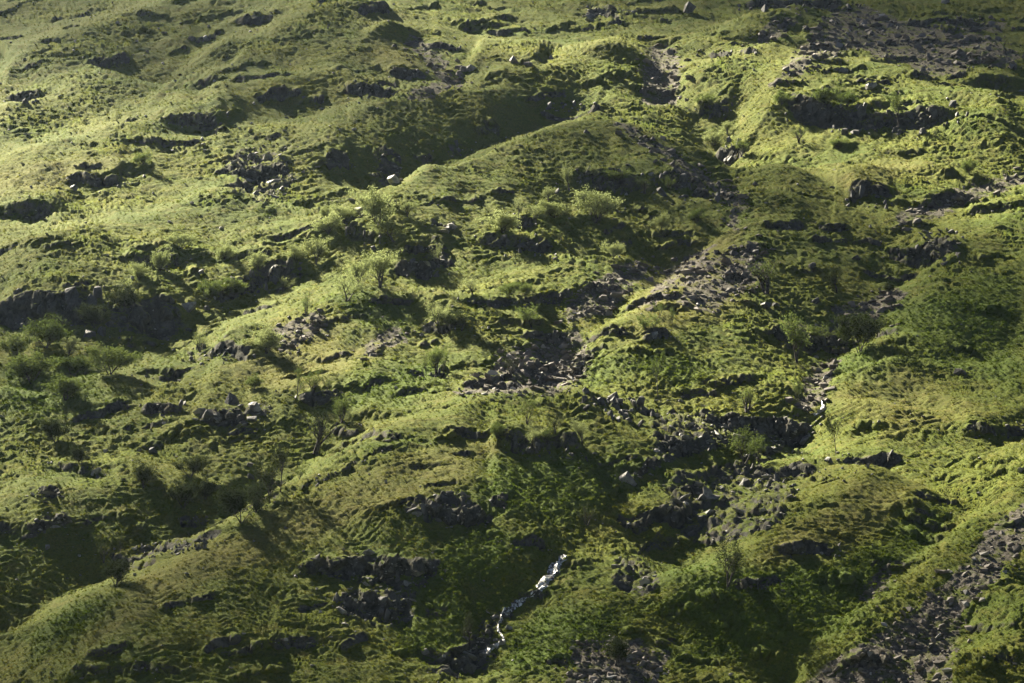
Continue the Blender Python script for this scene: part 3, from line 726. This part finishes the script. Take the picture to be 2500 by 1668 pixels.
# ------------------------------------------------------------------ the stream
def water_material():
    m, nt, b = new_mat('white_water', .25, .5)
    geo = nt.nodes.new('ShaderNodeNewGeometry')
    c = mix(nt, ramp(nt, noise(nt, geo.outputs['Position'], 1.6, 5, .7), .46, .58), (.07, .066, .06), (.72, .72, .70))
    nt.links.new(c, b.inputs['Base Color'])
    bump = N(nt, 'ShaderNodeBump', Strength=.8, Distance=.2); nt.links.new(noise(nt, geo.outputs['Position'], 2.2, 5), bump.inputs['Height']); nt.links.new(bump.outputs[0], b.inputs['Normal'])
    return m
WATER_M = water_material()
def stream(pts, lab):
    p = np.array(pts, float); seg = np.hypot(*np.diff(p[:, :2], axis=0).T); t = np.r_[0, np.cumsum(seg)]
    s = np.arange(0, t[-1], 3.0); xs = np.interp(s, t, p[:, 0]); ys = np.interp(s, t, p[:, 1]); ws = np.interp(s, t, p[:, 2])
    vs, fs = [], []
    for i in range(len(s)):
        for j in range(6):
            u = j / 5 - .5
            wv = 1.0 * ws[i] * (1 + .5 * math.sin(i * .7) * math.sin(i * .23))
            h = hit(xs[i] + u * wv + 3 * math.sin(i * .4), ys[i]); vs.append(h + [0, -.05, .22 - .25 * (2 * u) ** 4 + random.uniform(-.05, .05)])
    for i in range(len(s) - 1):
        for j in range(5):
            q = (i * 6 + j, i * 6 + j + 1, i * 6 + j + 7, i * 6 + j + 6)
            yy = [vs[k][1] for k in q]
            if max(yy) - min(yy) < 6: fs.append(q)
    o = mesh_obj('stream', vs, fs, WATER_M); o['kind'] = 'structure'; o['label'] = lab
stream([(1375,1358,14),(1352,1395,26),(1325,1430,26),(1305,1452,16)], 'long white run of the stream below the centre')
stream([(1268,1470,26),(1245,1490,22),(1222,1508,18)], 'second white run of the stream')
stream([(1226,1566,12),(1205,1580,22),(1180,1600,12)], 'lowest white water of the stream near the bottom edge')
stream([(2008,990,8),(2000,1010,9),(1990,1022,6)], 'thin fall beside the black overhang')
stream([(1304,1453,6),(1286,1462,5),(1268,1470,8)], 'thin trickle joining the two white runs of the stream')
stream([(1222,1508,6),(1214,1530,4),(1222,1552,5),(1226,1566,6)], 'thin trickle above the lowest white water')

# small pale stones strewn thinly over the slope, most of them below crags and slabs
def loose_stones():
    V, Fc, off = [], [], 0
    spots = []
    for ln, hp, share in CRAGS[:95]:
        for _ in range(int(len(ln.px) * 2.2)):
            i = random.randrange(len(ln.px)); spots.append((ln.px[i] + random.gauss(0, 30), ln.py[i] + random.gauss(hp * .25, hp * .45)))
    for poly in BARE:
        for x, y in scatter_px(poly, int(area(poly) / 900) + 4): spots.append((x + random.gauss(0, 25), y + random.gauss(0, 12)))
    for _ in range(420): spots.append((random.uniform(-60, 2560), random.uniform(-20, 1700)))
    for _ in range(160): spots.append((random.uniform(0, 900), random.uniform(0, 560)))
    for x, y in spots:
        h = hit(x, y); u = mpp(h) * (random.uniform(2.0, 4.2) + random.random() ** 5 * 6)
        v, f = random.choice(_lump); a = random.uniform(0, 6.28)
        Rz = np.array([[math.cos(a), -math.sin(a), 0], [math.sin(a), math.cos(a), 0], [0, 0, 1]])
        V.append((v * u) @ Rz.T + h + [0, 0, .25 * u]); Fc.append(f + off); off += len(v)
    m = bpy.data.meshes.new('loose_stones'); m.from_pydata(np.concatenate(V).tolist(), [], np.concatenate(Fc).tolist()); m.materials.append(PALE_M)
    o = bpy.data.objects.new('loose_stones', m); C.objects.link(o); o['kind'] = 'stuff'; o['label'] = 'small pale stones strewn over the grass'
loose_stones()

# ------------------------------------------------------------------ trees
BARK_M, nt_, b_ = new_mat('bark', .85, .2)
geo_ = nt_.nodes.new('ShaderNodeNewGeometry')
nt_.links.new(mix(nt_, ramp(nt_, noise(nt_, geo_.outputs['Position'], 2.5, 4), .4, .65), (.025, .02, .017), (.09, .075, .062)), b_.inputs['Base Color'])
LEAF_PALE = leaf_material('leaves_pale', [(.20, .235, .09), (.24, .27, .11), (.17, .20, .07)], trans=.55)  # glow of backlit foliage put into the lighter leaf colour
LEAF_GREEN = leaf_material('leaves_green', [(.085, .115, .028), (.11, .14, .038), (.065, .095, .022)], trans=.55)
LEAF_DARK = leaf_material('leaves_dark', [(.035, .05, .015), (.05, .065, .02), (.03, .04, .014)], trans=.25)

def grow(seed, style):
    """tree of height 1 and crown width about 1: trunk mesh data and leaf mesh data"""
    r = random.Random(seed); V, Fc, L, LF = [], [], [], []
    def tube(pts, rad, n):
        i0 = len(V)
        for k, (p, q) in enumerate(zip(pts, rad)):
            for j in range(n):
                a = 2 * math.pi * j / n
                V.append((p[0] + q * math.cos(a), p[1] + q * math.sin(a), p[2] + q * .3 * math.sin(a)))
        for k in range(len(pts) - 1):
            for j in range(n):
                a, b = i0 + k * n + j, i0 + k * n + (j + 1) % n; Fc.append((a, b, b + n, a + n))
    def limb(p, d, ln, rad, level):
        n = 5 if level < 2 else 3; pts, rd = [p], [rad]
        for k in range(n):
            d = d + np.array([r.gauss(0, .16), r.gauss(0, .16), r.gauss(0, .08) + S['lift'] * .10])
            d /= np.linalg.norm(d); p = p + d * ln / n; pts.append(p); rd.append(rad * (1 - .8 * (k + 1) / n))
        tube(pts, rd, 6 if level == 0 else (4 if level == 1 else 3))
        if level >= S['depth']:
            for q in pts[1:]: clump(q)
            return
        kids = S['kids'][level]
        for c in range(kids):
            t = S['low'][level] + (1 - S['low'][level]) * (c + r.random()) / kids
            k = min(int(t * n), n - 1); f = t * n - k
            q = pts[k] * (1 - f) + pts[k + 1] * f
            a = r.uniform(0, 2 * math.pi); out = np.array([math.cos(a), math.sin(a), 0])
            dd = pts[k + 1] - pts[k]; dd = dd / np.linalg.norm(dd)
            nd = dd * (1 - S['spread']) + out * S['spread'] * r.uniform(.8, 1.3) + np.array([0, 0, S['lift'] * .25])
            limb(q, nd / np.linalg.norm(nd), ln * r.uniform(.42, .68) * (1.15 - .45 * t * (S['shape'] == 'cone')), rad * (1 - .75 * t) * .62 + .0015, level + 1)
        clump(pts[-1])
    def clump(p):
        if r.random() > S['fill']: return
        for _ in range(S['leaves']):
            c = p + np.array([r.gauss(0, S['puff']), r.gauss(0, S['puff']), r.gauss(0, S['puff'] * .7)])
            s = r.uniform(.5, 1.2) * S['leaf']
            u = np.array([r.gauss(0, 1) for _ in range(3)]); u /= np.linalg.norm(u)
            v = np.cross(u, [r.gauss(0, 1) for _ in range(3)]); v /= np.linalg.norm(v) + 1e-9
            i = len(L); L.extend([c - u * s, c + v * s * .55, c + u * s, c - v * s * .55]); LF.append((i, i + 1, i + 2, i + 3))
    S = STYLES[style]
    for t in range(S['stems']):
        a = r.uniform(0, 6.28); tilt = S['tilt'] * r.uniform(.5, 1.2)
        limb(np.array([.02 * math.cos(a) * (S['stems'] > 1), .02 * math.sin(a) * (S['stems'] > 1), -.04]), np.array([math.cos(a) * tilt, math.sin(a) * tilt, 1.0]), S['len'] * r.uniform(.85, 1.1), S['rad'], 0)
    A = np.array(L); B = np.array(V)
    w = np.percentile(np.abs(A[:, :2]), 96) * 2; h = np.percentile(A[:, 2], 99)
    A = A / [w, w, h]; B = B / [w, w, h]
    return B, Fc, A, LF
STYLES = {
 'birch':   dict(stems=2, tilt=.16, len=.75, rad=.034, depth=2, kids=(7, 5), low=(.28, .2), spread=.5, lift=.7, shape='round', fill=.95, leaves=16, puff=.04, leaf=.022),
 'sparse':  dict(stems=3, tilt=.24, len=.75, rad=.024, depth=2, kids=(6, 4), low=(.3, .25), spread=.45, lift=.9, shape='round', fill=.8, leaves=12, puff=.035, leaf=.019),
 'bare':    dict(stems=2, tilt=.42, len=.72, rad=.058, depth=2, kids=(6, 5), low=(.25, .2), spread=.5, lift=1.0, shape='round', fill=.75, leaves=9, puff=.032, leaf=.018),
 'bush':    dict(stems=4, tilt=.5, len=.62, rad=.016, depth=2, kids=(6, 4), low=(.2, .25), spread=.5, lift=.6, shape='round', fill=.8, leaves=22, puff=.06, leaf=.028),
 'slender': dict(stems=1, tilt=.06, len=.9, rad=.030, depth=2, kids=(15, 4), low=(.4, .2), spread=.55, lift=.5, shape='cone', fill=1, leaves=13, puff=.032, leaf=.020),
 'flat':    dict(stems=1, tilt=.12, len=.6, rad=.040, depth=2, kids=(10, 6), low=(.5, .3), spread=.72, lift=.35, shape='round', fill=1, leaves=13, puff=.035, leaf=.022),
}
PROTO = {}
def proto(style, var):
    k = (style, var)
    if k not in PROTO:
        B, BF, A, AF = grow(hash_(style) + var * 17, style)
        t = bpy.data.meshes.new('trunk'); t.from_pydata(B.tolist(), [], BF); t.materials.append(BARK_M); t.polygons.foreach_set('use_smooth', np.ones(len(BF), bool))
        out = {'trunk': t}
        for nm, mt in (('pale', LEAF_PALE), ('green', LEAF_GREEN), ('dark', LEAF_DARK)):
            c = bpy.data.meshes.new('crown'); c.from_pydata(A.tolist(), [], AF); c.materials.append(mt); out[nm] = c
        PROTO[k] = out
    return PROTO[k]
def hash_(s): return sum(ord(c) * (i + 3) for i, c in enumerate(s))

# (foot x, foot y, height, width in photo pixels, style, leaf tone, label)
TREES = [
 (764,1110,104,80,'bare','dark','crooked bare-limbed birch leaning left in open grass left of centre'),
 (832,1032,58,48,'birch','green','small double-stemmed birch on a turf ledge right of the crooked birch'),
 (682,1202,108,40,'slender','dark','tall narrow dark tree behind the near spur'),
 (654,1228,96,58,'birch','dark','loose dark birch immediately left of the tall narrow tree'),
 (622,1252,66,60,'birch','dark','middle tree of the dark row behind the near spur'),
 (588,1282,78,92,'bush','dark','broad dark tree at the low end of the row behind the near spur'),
 (730,1172,30,24,'sparse','green','tiny sapling right of the tall narrow tree'),
 (135,1080,54,56,'bush','dark','dense dark round-headed tree alone at the left'),
 (160,977,52,88,'bush','green','wide mounded bush below the left cliff thicket'),
 (75,938,64,104,'bush','green','widest bush at the foot of the left cliff'), (35,884,64,68,'bush','green','leafy tree at the left edge under the cliff'),
 (160,890,60,46,'slender','pale','pale cone-shaped tree before the left cliff'), (110,850,68,78,'bush','green','bush against the face of the left cliff'),
 (172,920,42,72,'bush','green','low bush between the cone-shaped tree and the mounded bush'), (265,915,64,98,'bush','green','spreading pale bush right of the cone-shaped tree'),
 (487,861,46,40,'sparse','pale','lone thin tree on the brown rock face at left'), (647,864,60,62,'bush','pale','round feathery bush on bright grass left of centre'),
 (724,967,68,40,'sparse','green','left of the sparse twin birches on the dark ledge'), (760,964,60,46,'sparse','green','right of the sparse twin birches on the dark ledge'),
 (796,952,28,24,'sparse','green','twiggy sapling right of the sparse twin birches'), (618,952,34,34,'bush','green','small bush above the white upright boulder'),
 (745,772,50,46,'sparse','green','branchy thin tree left of the bright leafy trees'), (844,738,56,66,'birch','pale','low wide bright tree below the pale birch pair'),
 (875,707,72,58,'birch','pale','left of the pale birch pair by the brown bluff'), (926,702,86,72,'birch','pale','right of the pale birch pair by the brown bluff'),
 (918,556,78,84,'bush','pale','biggest pale leafy tree left of the grassy hump'), (946,503,44,30,'birch','pale','upright pale tree above the biggest pale tree'),
 (995,530,38,42,'birch','pale','pale tree on the left flank of the grassy hump'), (839,545,38,52,'bush','pale','pale bush left of the biggest pale tree'), (796,537,32,32,'bush','pale','leftmost small bush in the row beside the biggest pale tree'),
 (959,590,44,98,'flat','pale','low spreading tree below the biggest pale tree'), (770,646,72,58,'birch','pale','tall pale tree at the dark cleft left of centre'), (801,574,42,62,'bush','pale','bush above the dark cleft left of centre'),
 (1069,654,54,34,'sparse','pale','wispy tree at the right end of the brown bluff'), (1153,720,42,44,'sparse','pale','small tree on the knoll above the central ledges'), (1066,792,44,48,'sparse','pale','twiggy tree left of the low dome-shaped bush'),
 (1105,803,34,64,'bush','dark','low dome-shaped bush on its own dark ledge'), (1298,803,56,60,'flat','green','flat-crowned tree below the scree tongue'),
 (1243,727,34,42,'bush','green','left bush on the ledge above the flat-crowned tree'), (1276,723,28,32,'bush','green','right bush on the ledge above the flat-crowned tree'),
 (1061,916,64,50,'birch','green','middle and fullest of the three central birches'), (1036,927,66,26,'sparse','green','leftmost of the three central birches'), (1078,911,44,20,'sparse','green','rightmost and thinnest of the three central birches'),
 (1243,923,48,36,'bare','dark','bare dark sapling on the low rocky step'), (1605,970,106,36,'slender','green','tall slender birch with a bare trunk right of centre'),
 (1640,796,42,28,'sparse','green','rightmost small tree right of the scree tongue'), (1592,821,54,52,'birch','green','widest small tree right of the scree tongue'), (1607,777,36,24,'sparse','green','highest small tree right of the scree tongue'),
 (1283,1039,60,42,'sparse','green','highest tree of the thicket below the centre'), (1298,1097,52,44,'birch','pale','pale tree at the lower left of the thicket below the centre'), (1334,1092,44,42,'birch','green','tree in the middle of the thicket below the centre'),
 (1421,1090,62,42,'birch','pale','bright tree at the right end of the thicket below the centre'), (1352,1061,50,46,'sparse','dark','thin dark tree behind the thicket below the centre'), (1215,1075,40,40,'bush','green','bush at the left end of the thicket below the centre'),
 (1868,719,94,66,'bare','green','lone open-branched tree on the scree at the right'), (2041,716,58,46,'birch','dark','compact leaning tree right of the lone open-branched tree'),
 (1941,886,102,66,'birch','green','tallest of the group around the pale slabs at right'), (2006,843,48,58,'flat','green','umbrella-shaped tree in the group around the pale slabs'), (2094,861,94,88,'bush','dark','big dark bushy tree in the group around the pale slabs'), (2060,835,34,48,'bush','green','bush between the umbrella-shaped and the big dark tree'),
 (1821,1008,62,58,'bare','green','forked bare tree on top of the black overhang'), (1941,985,42,26,'sparse','green','thin sapling right of the forked bare tree'), (1815,1138,76,70,'birch','green','airy tree on the lit knoll below the black overhang'), (1848,1132,60,34,'sparse','green','thin companion right of the airy tree on the knoll'),
 (2039,1112,90,38,'slender','dark','slim dark tree on the slope right of the overhang'), (2170,720,28,30,'bush','dark','small dark bush in the right-hand gully'),
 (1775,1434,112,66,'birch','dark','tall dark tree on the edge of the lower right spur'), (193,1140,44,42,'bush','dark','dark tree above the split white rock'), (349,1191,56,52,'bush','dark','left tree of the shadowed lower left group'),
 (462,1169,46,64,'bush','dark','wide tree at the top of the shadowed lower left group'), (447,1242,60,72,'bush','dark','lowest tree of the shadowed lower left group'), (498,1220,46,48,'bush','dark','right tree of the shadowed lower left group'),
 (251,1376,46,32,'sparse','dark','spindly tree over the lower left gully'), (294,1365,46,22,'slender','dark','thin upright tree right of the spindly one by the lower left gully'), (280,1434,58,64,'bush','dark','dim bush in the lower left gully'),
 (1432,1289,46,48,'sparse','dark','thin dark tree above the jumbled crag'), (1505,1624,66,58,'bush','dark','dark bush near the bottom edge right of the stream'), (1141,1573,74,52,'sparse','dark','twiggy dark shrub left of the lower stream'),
 (1448,545,74,86,'bush','pale','big bright bush under the grassy hump'), (1389,464,58,34,'birch','pale','upright pale tree on the face of the grassy hump'), (1445,443,32,26,'birch','pale','small pale tree high on the face of the grassy hump'),
 (1519,448,34,72,'flat','green','spreading tree on the face of the grassy hump'), (1573,476,40,40,'bare','green','leaning thin tree on the face of the grassy hump'), (1634,466,32,28,'sparse','green','rightmost tree on the face of the grassy hump'),
 (1339,494,34,28,'birch','pale','small tree at the left foot of the hump face'), (1350,534,30,74,'bush','pale','low bush left of the big bright bush'), (1307,548,46,26,'sparse','pale','right of two thin leaning trees under the hump'), (1264,532,48,28,'sparse','pale','left of two thin leaning trees under the hump'),
 (1225,571,42,80,'bush','pale','pale treetops on the ledge under the grassy hump'), (1608,566,34,44,'bush','pale','small pale bush below the hump near the gully'), (1698,545,30,42,'bush','green','dull bush beside the stony gully'), (1494,632,34,42,'bush','pale','bush above the top of the scree tongue'),
 (1774,329,32,28,'birch','pale','small bright tree in the ravine beside the mossy wall'), (1810,384,50,36,'birch','green','tree against the mossy cliff wall'), (1741,358,32,42,'bush','pale','bush left of the mossy cliff wall'),
 (2014,257,42,56,'bush','green','wide bush on top of the big black cliff'), (2064,264,34,46,'bush','green','right neighbour of the wide bush on the big black cliff'), (2192,318,86,42,'slender','green','tall tree growing in front of the big black cliff'), (1905,260,26,52,'bush','green','low bush left of the big black cliff'),
 (1948,351,34,36,'bare','green','twisted shrub on the bench below the big black cliff'), (2050,366,24,34,'bush','green','small shrub under the middle of the big black cliff'), (2366,427,34,40,'bush','green','round shrub above the dark hollow at the right'), (1723,267,34,40,'bush','green','shrub at the dark ravine head'),
 (389,662,48,46,'bush','pale','bush beside the white boulder above the left cliff'), (338,684,38,40,'bush','pale','bush left of the white boulder above the left cliff'), (509,737,48,46,'bush','green','left bush on the shaded face above the left slope'), (567,732,52,46,'bush','green','right bush on the shaded face above the left slope'),
 (629,660,38,46,'bush','pale','bush above the shaded rock face left of centre'), (720,642,40,52,'bush','pale','bush just left of the tall pale tree at the cleft'), (690,715,34,40,'sparse','pale','thin tree on the slope under the shaded rock face'), (440,610,34,60,'bush','pale','low pale bush high above the left cliff'), (545,640,34,56,'bush','pale','pale bush between the left cliff and the upper trees'),
 (300,760,60,60,'bush','dark','dark tree clinging to the right half of the left cliff'), (230,800,50,60,'bush','dark','dark bush under the roof of the left cliff'), (345,405,26,44,'bush','green','lone shrub on the upper left slope'),
]
for n, (px, py, hp, wp, style, tone, lab) in enumerate(TREES):
    h = hit(px, py); s = mpp(h)
    pr = proto(style, n % 4)
    bushy = style == 'bush'
    e = thing('shrub' if bushy else 'birch_tree', lab if len(lab.split()) <= 16 else lab, 'shrub' if bushy and hp < 60 else 'tree', h, 'small trees and shrubs on the hillside')
    if e.name.startswith('shrub') and e['category'] == 'tree': e.name = 'leafy_tree'
    rz = random.uniform(0, 6.28); H = hp * s * 1.12; W = wp * s * 1.1
    e.rotation_euler = (0, 0, rz); e.scale = (W, W, H)
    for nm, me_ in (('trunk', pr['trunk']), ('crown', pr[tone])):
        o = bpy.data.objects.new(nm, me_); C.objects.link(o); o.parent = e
print('tree prototypes', len(PROTO), 'tris', sum(len(p['trunk'].polygons) * 2 + len(p['pale'].polygons) * 2 for p in PROTO.values()))

# ------------------------------------------------------------------ unseen cloudbanks added to dim the corners and edges of the view
def add_shade_clouds():
    L = np.array([math.sin(SUN_AZ) * math.cos(SUN_EL), math.cos(SUN_AZ) * math.cos(SUN_EL), math.sin(SUN_EL)])
    cm = bpy.data.materials.new('shade_cloud'); cm.use_nodes = True
    nt = cm.node_tree; nt.nodes.clear()
    out = nt.nodes.new('ShaderNodeOutputMaterial'); v = nt.nodes.new('ShaderNodeVolumePrincipled')
    v.inputs['Color'].default_value = (.97, .97, .98, 1); v.inputs['Density'].default_value = SHADE_CLOUD_D; v.inputs['Anisotropy'].default_value = .5
    nt.links.new(v.outputs[0], out.inputs['Volume'])
    for n, (px, py, rx, ry, rz) in enumerate(SHADE_CLOUDS):
        h = hit(px, py); r = np.random.default_rng(60 + n)
        bm = bmesh.new(); bmesh.ops.create_icosphere(bm, subdivisions=5, radius=1)
        q = np.array([tuple(a.co) for a in bm.verts])
        d = 1 + .34 * perlin(q[:, 0] * 1.6 + n * 9, q[:, 1] * 1.6 + q[:, 2] * 1.1, n) + .16 * perlin(q[:, 0] * 4 + n * 5, q[:, 1] * 4 + q[:, 2] * 3, n + 9)
        for a, k in zip(bm.verts, d): a.co = (a.co.x * rx * k, a.co.y * ry * k, a.co.z * rz * k * (1 if a.co.z > 0 else .55))
        m = bpy.data.meshes.new('shade_cloud'); bm.to_mesh(m); bm.free(); m.materials.append(cm)
        o = bpy.data.objects.new('shade_cloud', m); C.objects.link(o); o.location = h + L * 2100
        o['kind'] = 'structure'; o['label'] = 'unseen cloudbank added to shade part of the hill'
SHADE_CLOUD_D = .0105
SHADE_CLOUDS = [  # (pixel the added cloudbank is placed to shade, half sizes in metres)
 (-70,1640,44,27,75), (850,1900,70,24,34), (2540,1640,42,30,75), (2620,900,30,38,70), (2420,0,80,48,90), (1200,-150,100,36,70), (0,-35,50,28,160), (-150,760,22,26,70),
]
add_shade_clouds()

# ------------------------------------------------------------------ haze
def haze_box():
    hm = bpy.data.materials.new('haze'); hm.use_nodes = True
    nt = hm.node_tree; nt.nodes.clear()
    out = nt.nodes.new('ShaderNodeOutputMaterial'); v = nt.nodes.new('ShaderNodeVolumePrincipled')
    v.inputs['Color'].default_value = (.62, .78, 1, 1); v.inputs['Density'].default_value = HAZE
    v.inputs['Anisotropy'].default_value = .75
    nt.links.new(v.outputs[0], out.inputs['Volume'])
    lo, hi = co.min(0) - 3, co.max(0) + 6
    lo[1] = -30
    vs = [(x, y, z) for x in (lo[0], hi[0]) for y in (lo[1], hi[1]) for z in (lo[2], hi[2])]
    fs = [(0, 1, 3, 2), (4, 6, 7, 5), (0, 4, 5, 1), (2, 3, 7, 6), (0, 2, 6, 4), (1, 5, 7, 3)]
    m = bpy.data.meshes.new('haze'); m.from_pydata([tuple(map(float, q)) for q in vs], [], fs); m.materials.append(hm)
    o = bpy.data.objects.new('haze', m); C.objects.link(o); o['kind'] = 'stuff'
HAZE = 0.00002
haze_box()
